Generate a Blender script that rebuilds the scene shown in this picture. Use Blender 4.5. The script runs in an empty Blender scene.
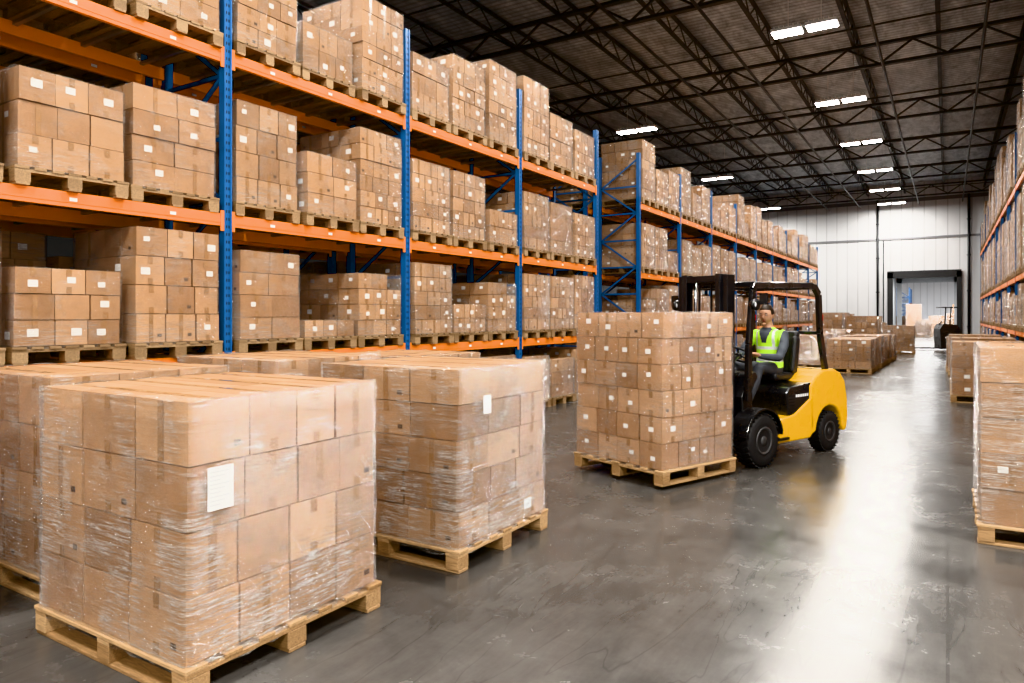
import bpy, bmesh, math, random
from mathutils import Vector, Matrix
D=bpy.data; SC=bpy.context.scene; COL=SC.collection
V=Vector
# ------------------------------------------------------------------ mesh builder
class MB:
    def __init__(s): s.v=[];s.f=[];s.m=[];s.t=[];s.s=[]
    def add(s,vs,fs,mat=0,t=.5,sm=False):
        o=len(s.v); s.v+=[tuple(v) for v in vs]
        for f in fs:
            s.f.append(tuple(o+i for i in f)); s.m.append(mat); s.t.append(t); s.s.append(sm)
    def box(s,c,d,mat=0,t=.5,R=None):
        hx,hy,hz=d[0]/2,d[1]/2,d[2]/2
        vs=[V((x*hx,y*hy,z*hz)) for x in(-1,1) for y in(-1,1) for z in(-1,1)]
        if R is not None: vs=[R@v for v in vs]
        c=V(c); vs=[v+c for v in vs]
        s.add(vs,[(0,1,3,2),(4,6,7,5),(0,4,5,1),(2,3,7,6),(0,2,6,4),(1,5,7,3)],mat,t)
    def bar(s,p0,p1,w,h,mat=0,t=.5,up=V((0,0,1))):
        p0=V(p0);p1=V(p1);d=(p1-p0)
        L=d.length; d.normalize()
        if abs(d.dot(up))>.98: up=V((1,0,0))
        a=d.cross(up).normalized(); b=a.cross(d).normalized()
        vs=[]
        for p in(p0,p1):
            for sa,sb in((-1,-1),(1,-1),(1,1),(-1,1)): vs.append(p+a*sa*w/2+b*sb*h/2)
        s.add(vs,[(0,1,2,3),(4,7,6,5),(0,4,5,1),(1,5,6,2),(2,6,7,3),(3,7,4,0)],mat,t)
    def prism(s,pts,y0,y1,mat=0,t=.5):
        n=len(pts); vs=[V((p[0],y0,p[1])) for p in pts]+[V((p[0],y1,p[1])) for p in pts]
        fs=[tuple(range(n)),tuple(range(2*n-1,n-1,-1))]+[(i,i+n,(i+1)%n+n,(i+1)%n) for i in range(n)]
        s.add(vs,fs,mat,t)
    def loft(s,rings,n=16,mat=0,t=.5,sm=True):
        vs=[];fs=[]
        for c,a,b in rings:
            for i in range(n):
                th=2*math.pi*i/n; vs.append(V(c)+V(a)*math.cos(th)+V(b)*math.sin(th))
        m=len(rings)
        for k in range(m-1):
            for i in range(n):
                j=(i+1)%n; fs.append((k*n+i,k*n+j,(k+1)*n+j,(k+1)*n+i))
        fs.append(tuple(range(n))[::-1]); fs.append(tuple((m-1)*n+i for i in range(n)))
        s.add(vs,fs,mat,t,sm)
    def tube(s,pts,r,n=10,mat=0,t=.5,sm=True,closed=False):
        pts=[V(p) for p in pts]; m=len(pts)
        rs=r if isinstance(r,(list,tuple)) else [r]*m
        rings=[];ref=None
        for i,p in enumerate(pts):
            if closed: d=pts[(i+1)%m]-pts[i-1]
            else: d=pts[min(i+1,m-1)]-pts[max(i-1,0)]
            d.normalize()
            if ref is None:
                ref=V((0,0,1)) if abs(d.z)<.9 else V((0,1,0))
            a=(ref-d*ref.dot(d)).normalized(); b=d.cross(a).normalized(); ref=a
            rings.append((p,a*rs[i],b*rs[i]))
        if closed:
            vs=[];fs=[]
            for c,a,b in rings:
                for i in range(n):
                    th=2*math.pi*i/n; vs.append(c+a*math.cos(th)+b*math.sin(th))
            for k in range(m):
                for i in range(n):
                    j=(i+1)%n;k2=(k+1)%m; fs.append((k*n+i,k*n+j,k2*n+j,k2*n+i))
            s.add(vs,fs,mat,t,sm)
        else: s.loft(rings,n,mat,t,sm)
    def limb(s,pts,rs,n=14,mat=0):
        P=[];R=[]
        p=[V(q) for q in pts]
        P.append(p[0]-(p[1]-p[0]).normalized()*rs[0]*.7);R.append(rs[0]*.5)
        for a,b in zip(p,rs): P.append(a);R.append(b)
        P.append(p[-1]+(p[-1]-p[-2]).normalized()*rs[-1]*.7);R.append(rs[-1]*.5)
        s.tube(P,R,n,mat)
    def lathe(s,c,prof,n=32,mat=0,t=.5,axis='Y',sm=True):
        c=V(c);vs=[];fs=[];m=len(prof)
        for r,y in prof:
            for i in range(n):
                th=2*math.pi*i/n
                if axis=='Y': vs.append(c+V((r*math.cos(th),y,r*math.sin(th))))
                else: vs.append(c+V((r*math.cos(th),r*math.sin(th),y)))
        for k in range(m-1):
            for i in range(n):
                j=(i+1)%n; fs.append((k*n+i,k*n+j,(k+1)*n+j,(k+1)*n+i))
        fs.append(tuple(range(n))); fs.append(tuple((m-1)*n+i for i in range(n)))
        s.add(vs,fs,mat,t,sm)
    def ell(s,c,r,mat=0,R=None,nu=16,nv=12,fn=None,t=.5):
        c=V(c);vs=[];fs=[]
        for k in range(nv+1):
            ph=math.pi*k/nv
            for i in range(nu):
                th=2*math.pi*i/nu
                u=V((math.sin(ph)*math.cos(th),math.sin(ph)*math.sin(th),math.cos(ph)))
                if fn: u=fn(u)
                p=V((u.x*r[0],u.y*r[1],u.z*r[2]))
                if R is not None: p=R@p
                vs.append(c+p)
        for k in range(nv):
            for i in range(nu):
                j=(i+1)%nu; fs.append((k*nu+i,(k+1)*nu+i,(k+1)*nu+j,k*nu+j))
        s.add(vs,fs,mat,t,True)
    def mesh(s,name,mats,recalc=True,weld=False):
        me=D.meshes.new(name); me.from_pydata(s.v,[],s.f)
        for m in mats: me.materials.append(m)
        me.polygons.foreach_set('material_index',s.m)
        me.polygons.foreach_set('use_smooth',s.s)
        at=me.attributes.new('tint','FLOAT','FACE'); at.data.foreach_set('value',s.t)
        if recalc:
            bm=bmesh.new(); bm.from_mesh(me)
            if weld: bmesh.ops.remove_doubles(bm,verts=bm.verts,dist=1e-5)
            bmesh.ops.recalc_face_normals(bm,faces=bm.faces); bm.to_mesh(me); bm.free()
        me.update(); return me
def obj(name,me,parent=None,loc=(0,0,0),rz=0,bevel=0,seg=2):
    o=D.objects.new(name,me); COL.objects.link(o); o.location=loc; o.rotation_euler=(0,0,rz)
    if parent: o.parent=parent
    if bevel:
        b=o.modifiers.new('bevel','BEVEL'); b.width=bevel; b.segments=seg; b.limit_method='ANGLE'; b.angle_limit=math.radians(40)
    return o
def empty(name,loc=(0,0,0),rz=0):
    e=D.objects.new(name,None); COL.objects.link(e); e.location=loc; e.rotation_euler=(0,0,rz); e.empty_display_size=.2
    return e
# ------------------------------------------------------------------ materials
def newmat(name):
    m=D.materials.new(name); m.use_nodes=True; nt=m.node_tree; b=nt.nodes['Principled BSDF']
    return m,nt,b
def N(nt,t,**k):
    n=nt.nodes.new(t)
    for a,v in k.items(): setattr(n,a,v)
    return n
def L(nt,a,b): nt.links.new(a,b)
def mapping(nt,scale,coord='Object',rot=(0,0,0)):
    tc=N(nt,'ShaderNodeTexCoord'); mp=N(nt,'ShaderNodeMapping'); mp.inputs['Scale'].default_value=scale; mp.inputs['Rotation'].default_value=rot
    L(nt,tc.outputs[coord],mp.inputs[0]); return mp.outputs[0]
def noisen(nt,vec,scale,detail=4,rough=.55,dist=0):
    n=N(nt,'ShaderNodeTexNoise'); n.inputs['Scale'].default_value=scale; n.inputs['Detail'].default_value=detail; n.inputs['Roughness'].default_value=rough; n.inputs['Distortion'].default_value=dist
    L(nt,vec,n.inputs['Vector']); return n.outputs['Fac']
def ramp(nt,fac,stops):
    r=N(nt,'ShaderNodeValToRGB'); cr=r.color_ramp
    while len(cr.elements)<len(stops): cr.elements.new(.5)
    for e,(p,c) in zip(cr.elements,stops):
        e.position=p; e.color=(c,c,c,1) if not hasattr(c,'__len__') else (*c,1)
    L(nt,fac,r.inputs[0]); return r.outputs[0]
def mathn(nt,op,a,b=None):
    m=N(nt,'ShaderNodeMath',operation=op)
    for i,x in enumerate((a,b)):
        if x is None: continue
        if isinstance(x,(int,float)): m.inputs[i].default_value=x
        else: L(nt,x,m.inputs[i])
    return m.outputs[0]
def mixc(nt,fac,a,b,mode='MIX'):
    m=N(nt,'ShaderNodeMix',data_type='RGBA',blend_type=mode)
    for i,x in ((0,fac),(6,a),(7,b)):
        if isinstance(x,(int,float)): m.inputs[i].default_value=x
        elif isinstance(x,tuple): m.inputs[i].default_value=(*x,1)
        else: L(nt,x,m.inputs[i])
    return m.outputs[2]
def bump(nt,b,h,strength=.3,dist=.01):
    n=N(nt,'ShaderNodeBump'); n.inputs['Strength'].default_value=strength; n.inputs['Distance'].default_value=dist
    L(nt,h,n.inputs['Height']); L(nt,n.outputs[0],b.inputs['Normal'])
def simple(name,col,rough=.5,metal=0,var=.15,coat=0,scale=6):
    m,nt,b=newmat(name)
    vec=mapping(nt,(1,1,1)); n=noisen(nt,vec,scale,5)
    c=mixc(nt,n,tuple(x*(1-var) for x in col),tuple(min(1,x*(1+var)) for x in col))
    L(nt,c,b.inputs['Base Color']); b.inputs['Metallic'].default_value=metal
    r=ramp(nt,n,[(.3,max(0,rough-.08)),(.7,min(1,rough+.08))]); L(nt,r,b.inputs['Roughness'])
    b.inputs['Coat Weight'].default_value=coat
    return m
def m_card():
    m,nt,b=newmat('cardboard')
    at=N(nt,'ShaderNodeAttribute',attribute_name='tint',attribute_type='GEOMETRY')
    oi=N(nt,'ShaderNodeObjectInfo')
    v=mapping(nt,(1,1,1)); n1=noisen(nt,v,5,5,.6); n2=noisen(nt,mapping(nt,(60,60,4)),3,3)
    base=ramp(nt,at.outputs['Fac'],[(0,(.34,.183,.085)),(.5,(.455,.258,.128)),(1,(.565,.34,.182))])
    c=mixc(nt,.4,base,ramp(nt,n1,[(.3,.5),(.7,1.0)]),'MULTIPLY')
    c=mixc(nt,.15,c,ramp(nt,n2,[(.3,.5),(.7,1.0)]),'MULTIPLY')
    c=mixc(nt,1,c,ramp(nt,oi.outputs['Random'],[(0,.80),(1,1.0)]),'MULTIPLY')
    L(nt,c,b.inputs['Base Color']); b.inputs['Roughness'].default_value=.6
    bump(nt,b,n1,.35,.02); return m
def m_wood(name='pallet_wood',k=1.0):
    m,nt,b=newmat(name)
    at=N(nt,'ShaderNodeAttribute',attribute_name='tint',attribute_type='GEOMETRY')
    n=noisen(nt,mapping(nt,(3,25,25)),3,6,.6,1.5)
    base=ramp(nt,at.outputs['Fac'],[(0,(.34*k,.20*k,.09*k)),(1,(.58*k,.38*k,.20*k))])
    c=mixc(nt,.75,base,ramp(nt,n,[(.3,.35),(.65,1.0)]),'MULTIPLY')
    L(nt,c,b.inputs['Base Color']); b.inputs['Roughness'].default_value=.7; bump(nt,b,n,.3,.004); return m
def m_wrap(name,k):
    m,nt,b=newmat(name)
    out=nt.nodes['Material Output']
    tr=N(nt,'ShaderNodeBsdfTransparent'); gl=N(nt,'ShaderNodeBsdfGlossy'); mx1=N(nt,'ShaderNodeMixShader'); mx2=N(nt,'ShaderNodeMixShader')
    gl.inputs['Roughness'].default_value=.09; gl.inputs['Color'].default_value=(1,1,1,1)
    a=noisen(nt,mapping(nt,(1.0,1.0,22),rot=(.10,-.08,0)),3,8,.62,.6)
    c=noisen(nt,mapping(nt,(1.2,1.2,26),rot=(-.35,.38,0)),3,7,.62,.9)
    e=noisen(nt,mapping(nt,(1.2,1.2,26),rot=(.42,-.40,0)),3,7,.62,.8)
    d=noisen(nt,mapping(nt,(1,1,1)),2.6,4,.6,.8)
    # pale crinkle streaks of the film, its bright highlights painted in as colour
    f=ramp(nt,a,[(.48,.0),(.515,.6),(.535,.05),(.575,.85),(.605,.08)]); g=ramp(nt,c,[(.50,.0),(.53,.85),(.555,.0)]); g2=ramp(nt,e,[(.535,.0),(.56,.7),(.585,.0)])
    h=ramp(nt,d,[(.41,.14),(.60,1.0)])
    s=mathn(nt,'MULTIPLY',mathn(nt,'ADD',mathn(nt,'ADD',f,g),g2),h); s=mathn(nt,'MINIMUM',mathn(nt,'MULTIPLY',s,.75*k),.6)
    fr=N(nt,'ShaderNodeFresnel'); fr.inputs['IOR'].default_value=1.45
    hh=mathn(nt,'ADD',mathn(nt,'ADD',a,mathn(nt,'MULTIPLY',c,.8)),mathn(nt,'MULTIPLY',e,.6))
    bn=N(nt,'ShaderNodeBump'); bn.inputs['Strength'].default_value=1; bn.inputs['Distance'].default_value=.06; L(nt,hh,bn.inputs['Height'])
    L(nt,bn.outputs[0],gl.inputs['Normal']); L(nt,bn.outputs[0],b.inputs['Normal'])
    gf=mathn(nt,'MINIMUM',mathn(nt,'ADD',mathn(nt,'MULTIPLY',fr.outputs[0],.9),.05),.32)
    L(nt,gf,mx1.inputs[0]); L(nt,tr.outputs[0],mx1.inputs[1]); L(nt,gl.outputs[0],mx1.inputs[2])
    b.inputs['Base Color'].default_value=(.90,.85,.79,1); b.inputs['Roughness'].default_value=.16; b.inputs['Specular IOR Level'].default_value=1.0
    L(nt,s,mx2.inputs[0]); L(nt,mx1.outputs[0],mx2.inputs[1]); L(nt,b.outputs[0],mx2.inputs[2]); L(nt,mx2.outputs[0],out.inputs['Surface'])
    return m
def m_floor():
    m,nt,b=newmat('polished_concrete')
    v=mapping(nt,(1,1,1)); n1=noisen(nt,v,.45,8,.6,.4); n2=noisen(nt,v,3.2,8,.7,.3); n3=noisen(nt,mapping(nt,(3,.5,1),rot=(0,0,.15)),2.2,6,.7)
    n4=noisen(nt,mapping(nt,(1,.16,1),rot=(0,0,-.12)),2.6,3,.5,1.4)
    c=ramp(nt,n1,[(.3,(.052,.049,.046)),(.5,(.082,.077,.072)),(.72,(.125,.118,.110))])
    c=mixc(nt,.5,c,ramp(nt,n2,[(.3,.45),(.7,1.0)]),'MULTIPLY')
    c=mixc(nt,.4,c,ramp(nt,n3,[(.35,.45),(.6,1.0)]),'MULTIPLY')
    # tyre scuffs: thin curved dark tracks
    c=mixc(nt,.4,c,ramp(nt,n4,[(.475,1.0),(.488,.45),(.50,1.0)]),'MULTIPLY')
    br=N(nt,'ShaderNodeTexBrick'); br.offset=0; br.inputs['Scale'].default_value=1; br.inputs['Mortar Size'].default_value=.008
    br.inputs['Brick Width'].default_value=5.8; br.inputs['Row Height'].default_value=5.8; br.inputs['Mortar Smooth'].default_value=.2
    L(nt,mapping(nt,(1,1,1)),br.inputs['Vector'])
    j=br.outputs['Fac']; c=mixc(nt,mathn(nt,'MULTIPLY',j,.5),c,(.03,.028,.026))
    L(nt,c,b.inputs['Base Color'])
    r=ramp(nt,n2,[(.3,.14),(.7,.26)]); r2=ramp(nt,n1,[(.35,.0),(.65,.07)]); L(nt,mathn(nt,'ADD',r,r2),b.inputs['Roughness'])
    b.inputs['Specular IOR Level'].default_value=.40
    bump(nt,b,n2,.05,.01); return m
def m_deck():
    m,nt,b=newmat('ceiling_deck')
    w=N(nt,'ShaderNodeTexWave',wave_type='BANDS',bands_direction='Y'); w.inputs['Scale'].default_value=1.6; L(nt,mapping(nt,(1,1,1)),w.inputs['Vector'])
    n=noisen(nt,mapping(nt,(1,.4,1)),3,6,.7,.5)
    c=ramp(nt,n,[(.3,(.26,.30,.34)),(.5,(.52,.57,.62)),(.7,(.78,.82,.86))])
    c=mixc(nt,.5,c,ramp(nt,w.outputs['Fac'],[(.1,.35),(.5,1.0)]),'MULTIPLY')
    L(nt,c,b.inputs['Base Color']); b.inputs['Roughness'].default_value=.5
    bump(nt,b,n,.5,.05); return m
def m_panel(name,col,sx=.55):
    m,nt,b=newmat(name)
    br=N(nt,'ShaderNodeTexWave',wave_type='BANDS',bands_direction='X',wave_profile='SIN'); br.inputs['Scale'].default_value=sx
    L(nt,mapping(nt,(1,1,0)),br.inputs['Vector'])
    n=noisen(nt,mapping(nt,(1,1,.2)),1.2,6,.6)
    c=mixc(nt,n,tuple(x*.8 for x in col),col)
    s=ramp(nt,br.outputs['Fac'],[(0,.72),(.04,1.0)]); c=mixc(nt,1,c,s,'MULTIPLY')
    L(nt,c,b.inputs['Base Color']); b.inputs['Roughness'].default_value=.5
    bump(nt,b,s,.4,.02); return m
def emis(name,col,st):
    m=D.materials.new(name); m.use_nodes=True; nt=m.node_tree; nt.nodes.clear()
    e=N(nt,'ShaderNodeEmission'); e.inputs[0].default_value=(*col,1); e.inputs[1].default_value=st
    o=N(nt,'ShaderNodeOutputMaterial'); L(nt,e.outputs[0],o.inputs[0]); return m
CARD=m_card(); WOOD=m_wood(); WOOD2=m_wood('pallet_wood_dark',.6); WRAP=m_wrap('stretch_wrap_film',.85); WRAP2=m_wrap('stretch_wrap_film_thin',.48); FLOOR=m_floor(); DECK=m_deck()  # second pallet wood is a darker brown copy for rack loads
WALL=m_panel('white_wall_panel',(.72,.73,.75)); WALLG=m_panel('grey_wall_panel',(.10,.105,.11))
LABEL=simple('paper_label',(.85,.85,.83),.5,var=.06,scale=60); TAPE=simple('packing_tape',(.31,.172,.077),.25,var=.1,coat=.5)
SLIT=simple('carton_slit',(.10,.06,.035),.8)
BLUE=simple('rack_blue_paint',(.008,.09,.25),.38,var=.2,coat=.2); ORANGE=simple('rack_orange_paint',(.80,.235,.02),.36,var=.12,coat=.2)
DARK=simple('dark_hole',(.01,.01,.012),.8); GALV=simple('galvanised_steel',(.42,.43,.44),.4,.8)
TRUSS=simple('truss_dark_steel',(.03,.032,.035),.5,.2); YEL=simple('forklift_yellow',(.88,.48,.004),.3,var=.04,coat=.4)
BLK=simple('forklift_black_paint',(.012,.012,.013),.3,var=.3,coat=.5); RUB=simple('tyre_rubber',(.016,.016,.017),.7,var=.3,scale=20)
STEEL=simple('mast_steel',(.03,.03,.033),.35,.6); CHROME=simple('chrome_rod',(.6,.6,.62),.15,1); VINYL=simple('seat_vinyl',(.022,.022,.024),.5,scale=30)
SKIN=simple('skin',(.55,.31,.20),.5,var=.08); HAIR=simple('hair',(.03,.018,.01),.6,scale=60,var=.5); LIME=simple('hi_vis_fabric',(.50,.86,.06),.75,var=.15,scale=15)
SHIRT=simple('dark_sleeve',(.06,.07,.085),.8,scale=15); PANTS=simple('work_trousers',(.045,.048,.056),.85,scale=15); BOOT=simple('boot_leather',(.02,.016,.013),.55)
REFL=simple('reflective_tape',(.65,.67,.68),.3,.3); WHITE=simple('white_enamel',(.8,.8,.8),.4,var=.05); GREY=simple('grey_plastic',(.2,.2,.21),.5); HUB=simple('wheel_hub_grey',(.07,.07,.072),.45,.3)
EYEW=simple('eye_white',(.8,.78,.75),.3,var=.02); LIP=simple('lips',(.35,.13,.10),.5)
LED=emis('led_panel',(1,.985,.96),50); LAMPR=simple('red_lens',(.6,.02,.015),.2)
DBL=simple('dock_seal_black',(.03,.031,.033),.7); DGR=simple('dock_wall_grey',(.45,.46,.47),.6)
SM=[CARD,WOOD,WRAP,LABEL,TAPE,SLIT]; SMR=[CARD,WOOD2,WRAP2,LABEL,TAPE,SLIT]
# ------------------------------------------------------------------ pallets and cartons
def pallet(mb,Lx,Wy,z0,rnd,mat=1):
    nb=7; bw=.105
    for i in range(nb):
        y=-Wy/2+bw/2+(Wy-bw)*i/(nb-1)
        mb.box((rnd.uniform(-.004,.004),y,z0+.131),(Lx,bw if i in(0,3,6) else bw*.85,.02),mat,rnd.random())
    for x in(-Lx/2+.055,0,Lx/2-.055): mb.box((x,0,z0+.11),(.10,Wy-.004,.022),mat,rnd.random())
    for x in(-Lx/2+.055,0,Lx/2-.055):
        for y in(-Wy/2+.06,0,Wy/2-.06): mb.box((x,y,z0+.0595),(.098,.115,.079),mat,rnd.random())
    for y in(-Wy/2+.06,0,Wy/2-.06): mb.box((0,y,z0+.01),(Lx-.006,.1,.02),mat,rnd.random())
def cartons(mb,Lx,Wy,z0,H,nx,ny,nz,rnd,lab=.25,cols=(0,3,4,5),mis=0,tape=.85,lw=.10,g=.004):
    C,LB,TP,SL=cols; bh=H/nz
    for k in range(nz):
        sx=[-Lx/2+Lx*i/nx+(rnd.uniform(-.03,.03) if 0<i<nx else 0) for i in range(nx+1)]
        sy=[-Wy/2+Wy*i/ny+(rnd.uniform(-.03,.03) if 0<i<ny else 0) for i in range(ny+1)]
        sk=(rnd.uniform(-.008,.008),rnd.uniform(-.008,.008))
        for i in range(nx):
            for j in range(ny):
                top=k==nz-1
                if not(top or k==nz-2 or i in(0,nx-1) or j in(0,ny-1)): continue
                if top and rnd.random()<mis: continue
                x0,x1,y0,y1=sx[i]+g,sx[i+1]-g,sy[j]+g,sy[j+1]-g
                o=(sk[0]+rnd.uniform(-.004,.004),sk[1]+rnd.uniform(-.004,.004))
                cx,cy=(x0+x1)/2+o[0],(y0+y1)/2+o[1]; cz=z0+bh*(k+.5); dx,dy,dz=x1-x0,y1-y0,bh-.006
                R=Matrix.Rotation(rnd.uniform(-.012,.012),3,'Z')
                mb.box((cx,cy,cz),(dx,dy,dz),C,rnd.random(),R)
                ext=[]
                if i==0: ext.append(('x',-1))
                if i==nx-1: ext.append(('x',1))
                if j==0: ext.append(('y',-1))
                if j==ny-1: ext.append(('y',1))
                for ax,sg in ext:
                    w=dy if ax=='x' else dx
                    def q(u,vv,du,dv,mt,off):
                        if ax=='x': mb.box((cx+sg*(dx/2+off),cy+u,cz+vv),(.0012,du,dv),mt,.5)
                        else: mb.box((cx+u,cy+sg*(dy/2+off),cz+vv),(du,.0012,dv),mt,.5)
                    if rnd.random()<tape:
                        if rnd.random()<.45: q(0,0,.042,dz*.985,TP,.0026)
                        else: q(0,dz/2-.035,.045,.065,TP,.0026); q(0,-dz/2+.03,.045,.055,TP,.0026)
                    if rnd.random()<lab:
                        s=rnd.uniform(.7,1.1)
                        q(rnd.uniform(-.2,.2)*w,rnd.uniform(-.12,.15)*dz,lw*s,lw*.72*s,LB,.004)
                    elif rnd.random()<.3:
                        q(w*.3,-dz*.25,.04,.028,SL,.0022)
                if top:
                    if dx>dy:
                        mb.box((cx,cy,cz+dz/2+.0012),(dx*.99,.05,.001),TP,.5)
                        mb.box((cx,cy,cz+dz/2+.0004),(dx*.99,.058,.0006),SL,.5)
                    else:
                        mb.box((cx,cy,cz+dz/2+.0012),(.05,dy*.99,.001),TP,.5)
                        mb.box((cx,cy,cz+dz/2+.0004),(.058,dy*.99,.0006),SL,.5)
def wrap(mb,Lx,Wy,z0,z1,rnd,mat=2,fine=False,off=.018):
    # film follows the four sides, folding a little over the top rim
    a,b=Lx/2+off,Wy/2+off; c=.03
    loop=[]
    for (x,y) in((a,-b+c),(a,b-c),(a-c,b),(-a+c,b),(-a,b-c),(-a,-b+c),(-a+c,-b),(a-c,-b)): loop.append(V((x,y,0)))
    if fine:
        L2=[]
        for i in range(8):
            p,q=loop[i],loop[(i+1)%8]; n=16 if (q-p).length>.2 else 1
            for k in range(n): L2.append(p.lerp(q,k/n))
        loop=L2
    nz=14 if fine else 2; n=len(loop); vs=[];fs=[]
    for k in range(nz+1):
        z=z0+(z1-z0)*k/nz
        for i,p in enumerate(loop):
            w=1+(rnd.uniform(-.007,.003) if fine else 0)
            vs.append(V((p.x*w,p.y*w,z+(rnd.uniform(-.012,.012) if fine and k in(0,nz) else 0))))
    for p in loop: vs.append(V((p.x*(1-.16*rnd.random()-.03),p.y*(1-.16*rnd.random()-.03),z1+.006)))
    for k in range(nz+1):
        for i in range(n):
            j=(i+1)%n; fs.append((k*n+i,k*n+j,(k+1)*n+j,(k+1)*n+i))
    mb.add(vs,fs,mat,.5,True)
def stack(loc,rz,Lx,Wy,top,nx,ny,nz,seed,lab=.25,biglabels=(),base=0,name='carton_pallet_stack',near=True,lw=.10,thin=False):
    rnd=random.Random(seed); e=empty(name,loc,rz)
    S=SM if near and not thin else SMR[:1]+[WOOD]+SMR[2:]
    mb=MB(); pallet(mb,Lx+.05,Wy+.05,base,rnd); obj('wooden_pallet',mb.mesh('wooden_pallet',S),e,bevel=.003,seg=1)
    mb=MB(); cartons(mb,Lx,Wy,base+.143,top-base-.143,nx,ny,nz,rnd,lab,lw=lw,g=.005 if near else .004)
    obj('cartons',mb.mesh('cartons',S),e,bevel=.008 if near else 0,seg=2)
    mb=MB(); wrap(mb,Lx,Wy,base+.10,top,rnd,fine=near); obj('stretch_wrap',mb.mesh('stretch_wrap',S),e)
    if biglabels:
        mb=MB()
        for ax,sg,u,z,w,h in biglabels:
            if ax=='x': mb.box((sg*(Lx/2+.022),u,z),(.001,w,h),3)
            else: mb.box((u,sg*(Wy/2+.022),z),(w,.001,h),3)
            for r in range(9):
                ww=w*(.75-.35*((r*7)%3)/2)
                if ax=='x': mb.box((sg*(Lx/2+.0227),u-w*.42+ww/2,z+h*(.38-.095*r)),(.0006,ww,h*.010),6)
        obj('shipping_label',mb.mesh('shipping_label',SM+[GREY]),e)
    return e
# foreground stacks
stack((-3.28,2.31,0),0,1.22,1.12,1.245,3,4,4,1,0,[('x',1,-.42,.865,.125,.185)])
stack((-3.19,4.07,0),0,1.2,1.1,1.265,3,3,5,2,.03,[('x',1,-.25,1.02,.085,.12)])
stack((-4.80,2.50,0),0,1.2,1.12,1.26,3,3,4,3,.05)
stack((-4.80,4.02,0),.01,1.2,1.12,1.27,3,4,4,4,.05)
stack((-4.75,5.55,0),-.01,1.1,1.12,1.22,3,3,4,5,.1)
stack((-4.80,.95,0),0,1.2,1.12,1.25,3,3,4,6,.05)
# right hand stacks
stack((.80,6.50,0),0,1.2,1.14,1.38,3,3,5,8,.2,lw=.07)
stack((.64,15.9,0),0,1.15,1.12,1.12,3,3,4,9,.25,near=False)
stack((.64,17.3,0),0,1.15,1.12,1.05,3,3,4,10,.25,near=False)
stack((.64,18.7,0),0,1.15,1.12,1.12,3,3,4,19,.25,near=False)
stack((.60,22.6,0),0,1.15,1.12,1.1,3,3,4,11,.25,near=False)
stack((.55,24.2,0),0,1.15,1.12,1.0,3,3,4,12,.25,near=False)
# distant floor stacks
k=20
for x,y,h in [(-2.35,22.1,.95),(-2.35,23.5,.95),(-2.30,24.9,.98),(-2.3,26.3,.92),(-2.25,27.7,.95),(-2.2,29.3,.9),
              (-3.7,23.4,1.0),(-3.9,25.2,1.0),(-3.9,26.6,1.0),(-3.75,29.2,1.1),(-4.3,32.5,1.7),(-3.0,32.5,1.6),(-4.3,34,1.75),(-3.0,34.2,1.6),(-1.75,34.2,1.2),(-4.3,36,1.7),(-3.0,37,1.3)]:
    k+=1; stack((x,y,0),0,1.12,1.1,h,3,3,4 if h<1.2 else 6,k,.3,near=False)
# ------------------------------------------------------------------ rack loads
cache={}
BH=(.19,.225,.255,.205)
def load_mesh(nz,var):
    key=(nz,var)
    if key in cache: return cache[key]
    rnd=random.Random(nz*31+var*7+5); bh=BH[var]; nx,ny=((3,3),(3,2),(2,3),(4,3))[var]
    mb=MB(); pallet(mb,1.1,.90,0,rnd); cartons(mb,1.04,.84,.143,bh*nz,nx,ny,nz,rnd,.5,mis=.12 if var==0 else 0,lw=.08,g=.005)
    wrap(mb,1.04,.84,.10,.143+bh*nz,rnd)
    cache[key]=(mb.mesh('rack_load_%d_%d'%(nz,var),SMR)); return cache[key]
def fill(parent,xc,y0,y1,z,hs,rnd):
    n=len(hs); w=(y1-y0-.12)/n
    for i,h in enumerate(hs):
        if h<=0: continue
        var=rnd.randrange(4); nz=max(1,round((h-.143)/BH[var]))
        o=obj('pallet_load',load_mesh(nz,var),parent,(xc+rnd.uniform(-.03,.03),y0+.06+w*(i+.5)+rnd.uniform(-.01,.01),z+.001),rnd.choice((0,math.pi))+rnd.uniform(-.01,.01))
        sy=(w-.05)/.90
        o.scale=(1,min(1.08,sy),1)
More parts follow.
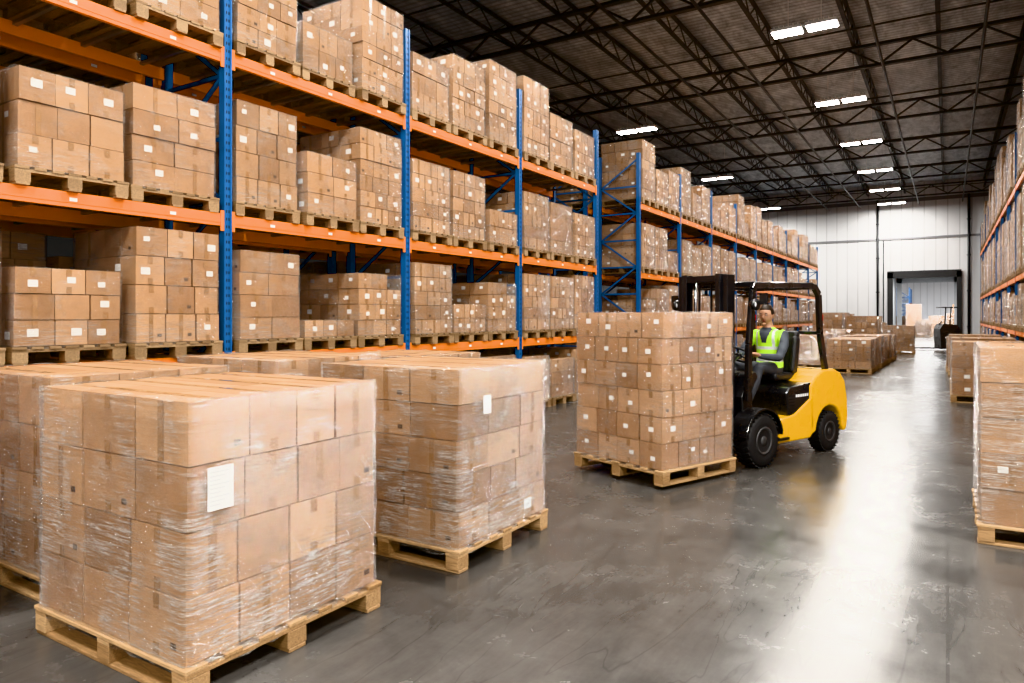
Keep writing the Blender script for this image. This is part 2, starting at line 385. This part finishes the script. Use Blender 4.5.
def rack(xf,dx,ys,levels,top,near=False,brace=True):
    mb=MB(); B,O,K,G=0,1,2,3; dep=1.05
    for y in ys:
        for q in(0,1):
            x=xf+dx*(.04+q*(dep-.08))
            mb.box((x,y,top/2),(.075,.085,top),B); mb.box((x,y,.006),(.13,.15,.012),B)
            for s in(-1,1): mb.box((x-dx*.04*(1-2*q),y+s*.034,top/2),(.014,.018,top),B,.6)
            if near and q==0:
                z=.15
                while z<top-.05:
                    for s in(-1,1): mb.box((x-dx*.0385,y+s*.014,z),(.004,.012,.028),K)
                    z+=.075
        z=.25;f=0
        while z<top-.3:
            x0,x1=xf+dx*.08,xf+dx*(dep-.08)
            mb.bar((x0,y,z),(x1,y,z),.03,.035,B)
            z2=min(z+.62,top-.15)
            mb.bar((x0,y,z) if f%2==0 else (x1,y,z),(x1,y,z2) if f%2==0 else (x0,y,z2),.03,.035,B); f+=1; z=z2
    for a,b in zip(ys[:-1],ys[1:]):
        for z in levels:
            for q in(0,1):
                x=xf+dx*(.03+q*(dep-.06))
                mb.box((x,(a+b)/2,z-.06),(.045,b-a-.085,.12),O)
                mb.box((x-dx*(.024)*(1-2*q),(a+b)/2,z-.06),(.006,b-a-.1,.055),O,.3)
                for yy in(a+.055,b-.055): mb.box((x-dx*.028*(1-2*q),yy,z-.07),(.012,.05,.2),O,.2)
                if q==0:
                    for t in(.2,.5,.8): mb.box((x-dx*.030,a+(b-a)*t,z-.06),(.004,.06,.03),4)
            n=5
            for i in range(n):
                yy=a+(b-a)*(i+.5)/n; mb.box((xf+dx*dep/2,yy,z-.02),(dep-.1,.04,.03),G)
    e=empty('pallet_rack'); obj('rack_frame',mb.mesh('rack_frame',[BLUE,ORANGE,DARK,GALV,LABEL]),e); return e
LV=[1.22,2.60,4.20]
R1=[-1.3,1.5,4.36,7.05,9.9,12.9]
rack(-6.0,-1,R1,LV,5.35,True)
rnd=random.Random(11)
e=empty('racked_carton_pallets')
H={0:[(.9,.9,.9)]*5,
   1:[(1.0,.9,.9),(1.0,.66,1.1),(.95,.40,.95),(1.1,.58,.9),(1.1,1.0,1.05)],
   2:[(1.2,1.2,1.2),(1.1,.98,1.12),(1.1,.85,1.2),(1.05,1.08,.68),(1.05,.98,.9)],
   3:[(1.2,1.2,1.2),(1.1,1.25,1.3),(1.3,.62,1.25),(.98,1.15,1.45),(1.5,1.15,.95)]}
for bi,(a,b) in enumerate(zip(R1[:-1],R1[1:])):
    for li,z in enumerate([0]+LV): fill(e,-6.52,a,b,z,H[li][bi],rnd)
rack(-7.35,-1,R1,LV,5.35)
e=empty('racked_carton_pallets')
for a,b in zip(R1[:-1],R1[1:]):
    for li,z in enumerate([0]+LV): fill(e,-7.87,a,b,z,[rnd.choice((.95,1.0,1.05,1.15)) if li else .9 for _ in range(3)],rnd)
R2=[15.2+2.88*i for i in range(10)]
rack(-6.0,-1,R2,LV,5.35); rack(-7.35,-1,R2[:4],LV,5.35)
e=empty('racked_carton_pallets')
for bi,(a,b) in enumerate(zip(R2[:-1],R2[1:])):
    for li,z in enumerate([0]+LV): fill(e,-6.52,a,b,z,[rnd.choice((.75,.95,1.05,1.1,1.15 if li!=3 else 1.4)) for _ in range(3)],rnd)
    if bi<3:
        for li,z in enumerate([0]+LV): fill(e,-7.87,a,b,z,[rnd.choice((.75,.95,1.1)) for _ in range(3)],rnd)
R3=[8.0+2.9*i for i in range(14)]; R3=[y for y in R3 if y<46.2]
LR=[1.22,2.62,5.0]
rack(1.5,1,R3,LR,6.4)
e=empty('racked_carton_pallets')
for a,b in zip(R3[:-1],R3[1:]):
    for li,z in enumerate([0]+LR):
        fill(e,2.02,a,b,z,[rnd.choice({0:(.9,1.0),1:(.95,1.1),2:(1.9,2.05,1.7),3:(1.7,2.1,1.3)}[li]) for _ in range(3)],rnd)
# ------------------------------------------------------------------ room shell
X0,X1,Y0,Y1,ZC=-24,6,-13,46.5,9.3
mb=MB(); mb.box(((X0+X1)/2,(Y0+90)/2,-.05),(X1-X0+.4,90-Y0,.1),0); obj('floor',mb.mesh('floor',[FLOOR]))
mb=MB(); mb.box(((X0+X1)/2,(Y0+Y1)/2,ZC+.05),(X1-X0+.4,Y1-Y0+.4,.1),0); obj('ceiling',mb.mesh('ceiling',[DECK]))
dx0,dx1,dz=-2.95,.6,4.1
mb=MB()
mb.box(((X0+dx0)/2,Y1+.1,ZC/2),(dx0-X0,.2,ZC)); mb.box(((X1+dx1)/2,Y1+.1,ZC/2),(X1-dx1,.2,ZC)); mb.box(((dx0+dx1)/2,Y1+.1,(ZC+dz)/2),(dx1-dx0,.2,ZC-dz))
obj('wall_back',mb.mesh('wall_back',[WALL]))
mb=MB(); mb.box((X0-.1,(Y0+Y1)/2,ZC/2),(.2,Y1-Y0,ZC)); obj('wall_left',mb.mesh('wall_left',[WALLG]))
mb=MB(); mb.box((X1+.1,(Y0+Y1)/2,ZC/2),(.2,Y1-Y0,ZC)); obj('wall_right',mb.mesh('wall_right',[WALL]))
mb=MB(); mb.box(((X0+X1)/2,Y1-.03,6.1),(X1-X0,.05,.12)); mb.box(((X0+X1)/2,Y1-.03,8.3),(X1-X0,.05,.2)); obj('trim_1',mb.mesh('trim_1',[GREY]))
# dock passage
mb=MB(); ty=53.5; t0=Y1+.21
mb.box((dx0-.05,(t0+ty)/2,dz/2),(.1,ty-t0,dz),1); mb.box((dx1+.05,(t0+ty)/2,dz/2),(.1,ty-t0,dz),1); mb.box(((dx0+dx1)/2,(t0+ty)/2,dz+.05),(dx1-dx0+.2,ty-t0,.1),1)
mb.box((dx0+.10,Y1-.13,dz/2),(.28,.25,dz+.02)); mb.box((dx1-.05,Y1-.13,dz/2),(.24,.25,dz+.02)); mb.box(((dx0+dx1)/2,Y1-.13,dz-.1),(dx1-dx0+.1,.25,.4))
mb.box((dx0+.2,ty,dz/2),(.3,.15,dz),1); mb.box((dx1-.15,ty,dz/2),(.2,.15,dz),1); mb.box(((dx0+dx1)/2,ty,dz-.15),(dx1-dx0,.15,.3),1)
obj('door_1',mb.mesh('door_1',[DBL,DGR]))
mb=MB(); mb.box((-1.2,80,3),(24,.2,6)); mb.box((-13,67,3),(.2,26,6)); mb.box((10,67,3),(.2,26,6)); obj('wall_far_hall',mb.mesh('wall_far_hall',[WALL]))
mb=MB(); mb.box((-1.2,67,6.05),(24,26.5,.1)); obj('ceiling_far_hall',mb.mesh('ceiling_far_hall',[WALL]))
for x,y,h in[(-3.2,60,1.6),(-1.6,63,1.3),(.5,66,1.8),(-2.5,70,2.6),(-.8,70,1.6),(-4.5,66,2.8),(-5.5,72,3.2),(.9,72,2.6)]:
    k+=1; stack((x,y,0),0,1.12,1.1,h,3,3,5,k,.3,near=False)
rack(-4.0,1,[73.5,76,78.5],[1.3,2.8],4.2)
al=D.lights.new('far_hall_light','AREA'); al.energy=5200; al.shape='RECTANGLE'; al.size=8; al.size_y=10
o=D.objects.new('far_hall_light',al); COL.objects.link(o); o.location=(-1.2,65,5.8)
al=D.lights.new('passage_fill','AREA'); al.energy=240; al.shape='RECTANGLE'; al.size=1.2; al.size_y=.3  # lamp added inside the passage to brighten it
o=D.objects.new('passage_fill',al); COL.objects.link(o); o.location=(-1.2,50,4.0)
# conduits / pipes
mb=MB(); mb.tube([(-3.5,Y1-.12,0),(-3.5,Y1-.12,8.4)],.06,10,0); mb.tube([(-3.2,Y1-.1,0),(-3.2,Y1-.1,6)],.03,8,0); mb.tube([(1.0,Y1-.12,0),(1.0,Y1-.12,8.4)],.07,10,0)
for x in(-3.5,1.0):
    for z in(1,3,5,7): mb.box((x,Y1-.06,z),(.2,.08,.05),0)
obj('wall_conduit',mb.mesh('wall_conduit',[TRUSS]))
# roof framework
mb=MB()
x=-23
while x<5.8:
    for zz in(8.72,9.18):
        mb.box((x,(Y0+Y1)/2,zz),(.09,Y1-Y0-.1,.05),0)
    y=Y0+.1;f=0
    while y<Y1-.7:
        a,b=(8.74,9.16) if f%2==0 else (9.16,8.74)
        mb.bar((x,y,a),(x,y+.6,b),.025,.025); y+=.6; f+=1
    x+=1.9
y=-8.8
while y<Y1:
    for zz in(8.12,8.66): mb.box(((X0+X1)/2,y,zz),(X1-X0,.14,.07))
    x=X0;f=0
    while x<X1-.5:
        a,b=(8.14,8.64) if f%2==0 else (8.64,8.14)
        mb.bar((x,y,a),(x+.75,y,b),.045,.045); x+=.75; f+=1
    y+=5.85
obj('roof_truss_framework',mb.mesh('roof_truss_framework',[TRUSS]))
mb=MB()
for x in(-19,-14.2,-11.2,-6.1,-4.4,-1.4,.7): mb.tube([(x,Y0+.2,8.0),(x,Y1-.2,8.0)],.035,8,0)
yy=-6
while yy<44:
    mb.tube([(-23,yy,8.05),(5.8,yy,8.05)],.022,6,0); yy+=5.85
obj('sprinkler_pipework',mb.mesh('sprinkler_pipework',[TRUSS]))
# high bay lights
mbf=MB()
for sx in(-.36,.36):
    mbf.box((sx,0,.05),(.64,.42,.07),0); mbf.box((sx,0,.010),(.60,.38,.012),1)
    for i in range(6): mbf.box((sx-.25+.1*i,0,.11),(.012,.38,.05),0)
mbf.box((0,0,.10),(.5,.06,.04),0)
for sx in(-.34,.34): mbf.tube([(sx,0,.1),(sx,0,1.4)],.008,6,0)
FIX=mbf.mesh('fixture',[WHITE,LED])
LS=.60
def bay(x,y,w,z=7.9):
    e=empty('high_bay_light',(x,y,z)); obj('fixture',FIX,e)
    a=D.lights.new('lamp','AREA'); a.shape='RECTANGLE'; a.size=1.30; a.size_y=.40; a.energy=w*LS; a.color=(1,.965,.91)
    o=D.objects.new('lamp',a); COL.objects.link(o); o.parent=e; o.location=(0,0,-.02)
for y in(-6.5,-1,4.8,10.6,16.5,22.6,28.4,34.2,39.6,44.6): bay(-2.68,y,900 if y<20 else 780 if y<36 else 600)  # nearest ones are out of view, added to light the foreground
for y in(-7,-1,5,22.5,32.3,43): bay(-9,y,700)  # near end of this row is unseen, added for foreground light
for y in(-7,-1.5,4.5): bay(3.4,y,1400)  # out-of-view row added to light the aisle-side faces of the stacks
# ------------------------------------------------------------------ forklift
FR=math.radians(-111); FC=(-2.17,7.86,0)
fl=empty('forklift',FC,FR)
FM=[YEL,BLK,RUB,STEEL,CHROME,GREY,LAMPR,LED,DARK,REFL,WHITE,HUB]
def part(name,mb,bevel=0,seg=2,par=None): return obj(name,mb.mesh(name,FM),par or fl,bevel=bevel,seg=seg)
arch=[(-1.45+.30*math.cos(t),.24+.30*math.sin(t)) for t in[math.radians(a) for a in range(175,4,-17)]]
cw=[(-1.02,.28),(-1.02,.80),(-1.14,.90),(-1.30,.97),(-1.55,.97),(-1.70,.92),(-1.80,.82),(-1.86,.60),(-1.87,.36),(-1.84,.24),(-1.79,.20)]+arch+[(-1.10,.24)]
mb=MB(); mb.prism(cw,-.50,.50,0); part('counterweight',mb,.045,4)
mb=MB(); mb.box((-1.45,0,.42),(.62,.56,.4),1); mb.box((-1.45,0,.24),(.12,.7,.1),3)
mb.box((-1.865,0,.55),(.03,.5,.22),8)
for i in range(5): mb.box((-1.882,0,.47+.04*i),(.02,.46,.012),1)
mb.tube([(-1.86,0,.32),(-1.92,0,.32)],.04,12,3); part('rear_axle_and_grille',mb,.004)
sd=[(-.34,.20),(-.36,.42),(-.46,.47),(-.70,.50),(-1.08,.68),(-1.10,.26),(-1.02,.20)]
mb=MB(); mb.prism(sd,-.50,.50,0); part('side_body',mb,.02,3)
hood=[(-.60,.44),(-.56,.74),(-.62,.80),(-1.10,.84),(-1.34,.985),(-1.30,.80),(-1.10,.62),(-1.0,.5)]
mb=MB(); mb.prism(hood,-.485,.485,1); part('engine_cover',mb,.02,3)
mb=MB()
for sy in(-1,1):
    for i in range(6): mb.box((-.98+.045*i,sy*.487,.70),(.028,.004,.03),10)
    for i in range(4): mb.box((-.66,sy*.487,.60+.035*i),(.10,.004,.012),8)
part('decals_and_vents',mb)
mb=MB(); mb.box((-.27,0,.41),(.68,.86,.05),1)
for sy in(-1,1):
    mb.box((-.42,sy*.47,.25),(.26,.12,.03),3); mb.box((-.42,sy*.43,.32),(.28,.02,.16),1)
part('floor_plate_and_steps',mb,.006)
cowl=[(.14,.30),(.16,.74),(.06,.98),(-.10,1.0),(-.14,.94),(-.03,.80),(-.06,.42)]
mb=MB(); mb.prism(cowl,-.41,.41,1); part('front_cowl',mb,.02,3)
mb=MB()
mb.box((-.10,0,.99),(.07,.22,.10),5,R=Matrix.Rotation(-.4,3,'Y'))
for yv in(-.20,-.26,-.32): mb.tube([(-.10,yv,.97),(-.15,yv,1.10)],.007,8,3); mb.ell((-.152,yv,1.115),(.016,.016,.02),1)
Nn=V((-.55,0,.835)).normalized(); E1=V((.835,0,.55)).normalized(); SW=V((-.36,0,1.16)); RW=.165
mb.tube([(-.08,.0,.95),SW-Nn*.01],.022,12,1)
mb.tube([SW+E1*RW*math.cos(a)+V((0,1,0))*RW*math.sin(a) for a in[2*math.pi*i/32 for i in range(32)]],.014,10,1,closed=True)
for a in(.5,2.6,4.7): mb.tube([SW,SW+E1*RW*math.cos(a)+V((0,1,0))*RW*math.sin(a)],.010,8,3)
mb.ell(SW,(.04,.04,.02),1); part('steering_and_levers',mb)
mb=MB()
for sy in(-1,1):
    pts=[]
    for rr,seq in((.345,range(10,176,12)),(.325,range(174,9,-12))):
        for a in seq: pts.append((rr*math.cos(math.radians(a)),.285+rr*math.sin(math.radians(a))))
    mb.prism(pts,sy*.37,sy*.585,1)
part('front_fenders',mb,.004)
def wheel(name,c,r,w,hubm):
    mb=MB(); h=w/2
    mb.lathe(c,[(r*.50,-h*.9),(r*.56,-h),(r*.88,-h),(r*.97,-h*.8),(r,-h*.5),(r,h*.5),(r*.97,h*.8),(r*.88,h),(r*.56,h),(r*.50,h*.9)],40,2)
    for i in range(28):
        a=2*math.pi*i/28
        for s in(-1,1):
            R=Matrix.Rotation(-a,3,'Y'); p=V(c)+V((math.cos(a)*(r+.002),s*h*.55,math.sin(a)*(r+.002)))
            mb.box(p,(.016,h*.75,.030),2,R=R@Matrix.Rotation(s*.35,3,'X'))
    for s in(-1,1): mb.lathe(c,[(r*.50,s*h*.7),(r*.54,s*h*1.02),(r*.45,s*h*1.02),(r*.38,s*h*.6),(r*.2,s*h*.6),(r*.18,s*h*.95),(.01,s*h*.95)],32,hubm)
    for i in range(6):
        a=2*math.pi*i/6
        for s in(-1,1): mb.tube([V(c)+V((math.cos(a)*r*.29,s*h*.6,math.sin(a)*r*.29)),V(c)+V((math.cos(a)*r*.29,s*h*.76,math.sin(a)*r*.29))],.013,6,3)
    part(name,mb)
for sy in(-1,1):
    wheel('front_wheel',(0,sy*.475,.285),.28,.20,11); wheel('rear_wheel',(-1.45,sy*.42,.235),.23,.16,11)
mb=MB(); mb.tube([(0,-.4,.285),(0,.4,.285)],.07,12,3); part('front_axle',mb)
# overhead guard
mb=MB()
def flat(pts,w,h,mat=1):
    for a,b in zip(pts[:-1],pts[1:]): mb.bar(a,b,w,h,mat)
for sy in(-1,1):
    y=sy*.45
    flat([(.12,y,.70),(.10,y,1.30),(.03,y,1.88),(-.01,y,1.94)],.05,.07)
    flat([(.0,y,1.93),(-1.10,y,1.955),(-1.20,y,1.93)],.05,.065)
    flat([(-1.18,y,1.945),(-1.28,y,1.85),(-1.31,y,1.4),(-1.38,y,1.12),(-1.44,y,.94)],.05,.075)
for xx in(.0,-1.18): mb.bar((xx,-.46,1.94),(xx,.46,1.94),.07,.06,1)
for i in range(9): 
    xx=-.12-.12*i; mb.bar((xx,-.44,1.955),(xx,.44,1.955),.03,.028,1)
mb.bar((-1.31,-.44,1.40),(-1.31,.44,1.40),.04,.04,1)
part('overhead_guard',mb,.008,2)
mb=MB()
for sy in(-1,1):
    mb.lathe((.10,sy*.52,1.72),[(.01,-.03),(.05,-.03),(.06,0),(.06,.03),(.01,.035)],16,1,axis='Y')
    mb.ell((.13,sy*.52,1.72),(.02,.04,.04),10)
    mb.box((-1.345,sy*.45,1.58),(.03,.03,.07),6)
    mb.tube([(.0,sy*.46,1.80),(.04,sy*.56,1.80)],.008,6,1); mb.box((.04,sy*.59,1.78),(.02,.09,.12),1)
part('lamps_and_mirrors',mb)
# mast
mb=MB(); MX=-.07
for sy in(-1,1):
    y=sy*.315
    mb.box((.30+MX,y,1.06),(.13,.02,1.96),3); mb.box((.245+MX,y-sy*.03,1.06),(.016,.07,1.96),3); mb.box((.355+MX,y-sy*.03,1.06),(.016,.07,1.96),3)
    y=sy*.245
    mb.box((.34+MX,y,1.08),(.12,.02,1.94),3); mb.box((.29+MX,y-sy*.026,1.08),(.014,.06,1.94),3); mb.box((.39+MX,y-sy*.026,1.08),(.014,.06,1.94),3)
    mb.tube([(.26+MX,sy*.17,.15),(.26+MX,sy*.17,1.30)],.036,14,1); mb.tube([(.26+MX,sy*.17,1.3),(.26+MX,sy*.17,1.98)],.022,12,4)
    mb.bar((.31+MX,sy*.08,.3),(.31+MX,sy*.08,1.95),.012,.03,3)
    mb.tube([(.22+MX,sy*.27,.62),(-.05,sy*.27,.52)],.035,10,1)
for z in(.16,.75,1.35,1.98): mb.box((.245+MX,0,z),(.03,.64,.09),3)
mb.box((.34+MX,0,2.0),(.10,.52,.07),3)
part('mast',mb,.003,1)
mb=MB(); CX=-.03
for z in(.16,.50): mb.box((.425+CX,0,z),(.04,.86,.10),1)
for yv in(-.20,.20): mb.box((.375+CX,yv,.33),(.08,.05,.42),1)
for yv in(-.44,-.22,0,.22,.44): mb.box((.435+CX,yv,.85),(.025,.03,.75),1)
mb.box((.435+CX,0,1.23),(.03,.92,.04),1)
part('carriage_and_backrest',mb,.003,1)
mb=MB()
for yv in(-.26,.26): mb.prism([(.42,.075),(.42,.56),(.46,.56),(.465,.125),(1.50,.095),(1.52,.085),(1.50,.075)],yv-.055,yv+.055,3)
part('forks',mb,.003,1)
# seat
SB=-.14
sm=MB()
def rb(c,d,R=None): sm.box((c[0]+SB,c[1],c[2]),d,0,R=R)
rb((-.86,0,.885),(.44,.44,.09)); rb((-.66,0,.895),(.10,.46,.09))
rb((-1.07,0,1.16),(.10,.44,.52),Matrix.Rotation(-.16,3,'Y')); rb((-1.05,-.2,1.14),(.12,.07,.44),Matrix.Rotation(-.16,3,'Y')); rb((-1.05,.2,1.14),(.12,.07,.44),Matrix.Rotation(-.16,3,'Y'))
obj('seat',sm.mesh('seat',[VINYL]),fl,bevel=.035,seg=4)
# load carried
stack((-2.57,6.88,.035),FR,1.06,1.16,1.60,4,4,6,77,.55,lw=.065,thin=True)
# ------------------------------------------------------------------ driver (local x shifted by DX)
DX=-.12
dr=empty('forklift_driver',FC,FR)
mb=MB()
Y=V((0,1,0))
def ring(c,a,b): return (V((c[0]+DX,c[1],c[2])),V((a,0,0)),V((0,b,0)))
mb.loft([ring((-.84,0,.90),.10,.12),ring((-.85,0,.94),.125,.17),ring((-.86,0,1.02),.125,.17),ring((-.87,0,1.12),.118,.16),ring((-.87,0,1.24),.125,.175),ring((-.86,0,1.34),.12,.19),ring((-.85,0,1.41),.10,.17),ring((-.845,0,1.445),.07,.10),ring((-.835,0,1.48),.055,.058),ring((-.82,0,1.56),.05,.052)],24)
for sy in(-1,1):
    w=SW+Y*sy*(RW+.065)+V((-.06,0,-.01))
    el=V((-.64+DX,sy*.27,1.12))
    mb.limb([(-.86+DX,sy*.175,1.385),(-.78+DX,sy*.24,1.26),el],[.066,.058,.047]); mb.limb([el,(el+w)/2+V((0,0,-.005)),w],[.047,.043,.030])
    kn=V((-.42+DX*.7,sy*.17,1.01)); an=V((-.26,sy*.16,.56))
    mb.limb([(-.82+DX,sy*.09,.955),(-.62+DX,sy*.13,.985),kn],[.094,.084,.062]); mb.limb([kn,kn.lerp(an,.35)+V((-.02,0,0)),an],[.060,.058,.040])
    mb.limb([an+V((-.03,0,-.06)),an+V((.06,0,-.075)),an+V((.15,0,-.085))],[.042,.040,.032])
me=mb.mesh('body',[LIME],weld=False)
tmp=obj('tmpbody',me); r=tmp.modifiers.new('r','REMESH'); r.mode='VOXEL'; r.voxel_size=.009; r.use_smooth_shade=True
s=tmp.modifiers.new('s','SMOOTH'); s.iterations=6; s.factor=.5
dg=bpy.context.evaluated_depsgraph_get(); dg.update()
bme=D.meshes.new_from_object(tmp.evaluated_get(dg)); D.objects.remove(tmp)
bme.name='body'; bme.materials.clear()
for m in(LIME,SHIRT,PANTS,BOOT,SKIN,REFL): bme.materials.append(m)
for p in bme.polygons:
    p.use_smooth=True; c=p.center; ay=abs(c.y); cx=c.x-DX
    if c.z>1.465 and cx>-.95: i=4
    elif c.z<.57: i=3
    elif cx>-.735 and c.z<1.065 and ay<.25 and not(cx>-.70 and ay>.215 and c.z>1.03): i=2
    elif c.z<.99: i=2
    elif ay>.205 or cx>-.725: i=1
    else:
        i=0
        if 1.06<c.z<1.095 or 1.20<c.z<1.235 or (.095<ay<.125 and c.z>1.24): i=5
        if ay<.030+max(0,(c.z-1.3))*.4 and cx>-.8 and c.z>1.28: i=1
    p.material_index=i
obj('body',bme,dr)
mb=MB(); HC=V((-.80+DX,0,1.615)); HR=Matrix.Rotation(.10,3,'Y')@Matrix.Rotation(.18,3,'Z')
def hf(u):
    w=V(u)
    if u.z<0:
        k=(-u.z); w.y*=1-.34*k*k; w.x*=(1-.10*k) if u.x>0 else (1-.45*k)
    if u.x>.75 and abs(u.z)<.3: w.x*=.96
    return w
mb.ell(HC,(.100,.078,.120),0,HR,24,18,hf)
def hp(x,y,z): return HC+HR@V((x,y,z))
mb.loft([(hp(.088,0,.012),V((.006,0,0)),V((0,.008,0))),(hp(.104,0,-.012),V((.010,0,0)),V((0,.011,0))),(hp(.112,0,-.03),V((.011,0,0)),V((0,.016,0))),(hp(.094,0,-.040),V((.008,0,0)),V((0,.013,0)))],10,0)
mb.ell(hp(.088,0,-.064),(.010,.024,.006),4,HR); mb.ell(hp(.086,0,-.072),(.010,.020,.006),4,HR); mb.ell(hp(.082,0,-.100),(.016,.022,.014),0,HR)
for sy in(-1,1):
    mb.ell(hp(.084,sy*.031,.004),(.008,.012,.006),2,HR); mb.ell(hp(.0905,sy*.031,.004),(.003,.005,.005),3,HR)
    mb.ell(hp(.088,sy*.031,.022),(.008,.018,.004),1,HR); mb.ell(hp(-.002,sy*.078,-.010),(.020,.010,.032),0,HR)
def hh(u):
    w=hf(u); k=1.0
    lim=.42 if u.x>.35 else (-.05 if u.x>-.2 else -.45)
    if u.z<lim: k=.90
    return V((w.x*k,w.y*k,w.z*k))
mb.ell(HC+HR@V((-.004,0,.006)),(.106,.086,.125),1,HR,28,22,hh)
obj('head',mb.mesh('head',[SKIN,HAIR,EYEW,DARK,LIP]),dr)
mb=MB()
for sy in(-1,1):
    out=Y*sy; rp=SW+out*RW; T=E1
    wr=rp+out*.065+V((-.06,0,-.01)); kn=rp+out*.030+Nn*.012
    d=(kn-wr).normalized(); side=(T-d*T.dot(d)).normalized(); nn=d.cross(side).normalized()
    mb.loft([(wr-d*.015,side*.024,nn*.017),(wr+d*.015,side*.032,nn*.017),(wr.lerp(kn,.6),side*.041,nn*.016),(kn,side*.042,nn*.012)],14,0)
    for i,(off,rad,amax) in enumerate(((.031,.0085,195),(.0105,.009,215),(-.0105,.0088,208),(-.031,.0075,185))):
        pts=[]
        for a in range(10,amax,25):
            ar=math.radians(a); pts.append(rp+T*off+(out*math.cos(ar)+Nn*math.sin(ar))*.0235)
        mb.tube([kn+side*off*1.0-d*.01]+pts,[rad*1.1]+[rad*(1-.25*j/len(pts)) for j in range(len(pts))],8,0)
    b0=wr+d*.02+side*.03
    mb.tube([b0,rp+T*.050-Nn*.004+out*.02,rp+T*.050-Nn*.023,rp+T*.045-Nn*.020-out*.018],[.013,.011,.010,.008],8,0)
obj('hands',mb.mesh('hands',[SKIN]),dr)
# distant pallet truck parked by the door
pj=empty('pallet_truck',(-.3,38.5,0),math.radians(200))
mb=MB()
for yv in(-.2,.2): mb.box((.7,yv,.10),(1.1,.15,.06),1)
mb.prism([(.1,.06),(.15,1.0),(.0,1.25),(-.55,1.2),(-.75,.9),(-.8,.1)],-.42,.42,1)
for yv in(-.3,.3): mb.tube([(-.3,yv,1.2),(-.35,yv,2.0)],.03,8,1)
mb.box((-.3,0,2.0),(.7,.75,.05),1); mb.tube([(.05,0,1.2),(-.1,0,1.4)],.03,8,1); mb.lathe((-.5,0,.13),[(.01,-.44),(.13,-.44),(.13,.44),(.01,.44)],16,2)
mb.box((-.81,0,.6),(.02,.5,.2),10); obj('truck_body',mb.mesh('truck_body',FM),pj,bevel=.02)
# ------------------------------------------------------------------ world, camera
w=D.worlds.new('world'); SC.world=w; w.use_nodes=True; bg=w.node_tree.nodes['Background']; bg.inputs[0].default_value=(.98,.98,1,1); bg.inputs[1].default_value=.20
cam=D.cameras.new('camera'); co=D.objects.new('camera',cam); COL.objects.link(co); co.location=(0,0,1.6); co.rotation_euler=(math.radians(90),0,math.radians(31.9))
cam.sensor_width=36; cam.lens=36*700/1024; cam.shift_y=-25.5/1024; cam.clip_end=200; SC.camera=co
try: SC.view_settings.view_transform='Khronos PBR Neutral'
except Exception: SC.view_settings.view_transform='AgX'
SC.view_settings.exposure=.10; SC.view_settings.gamma=.93
print('done',len(D.objects),SC.view_settings.view_transform)
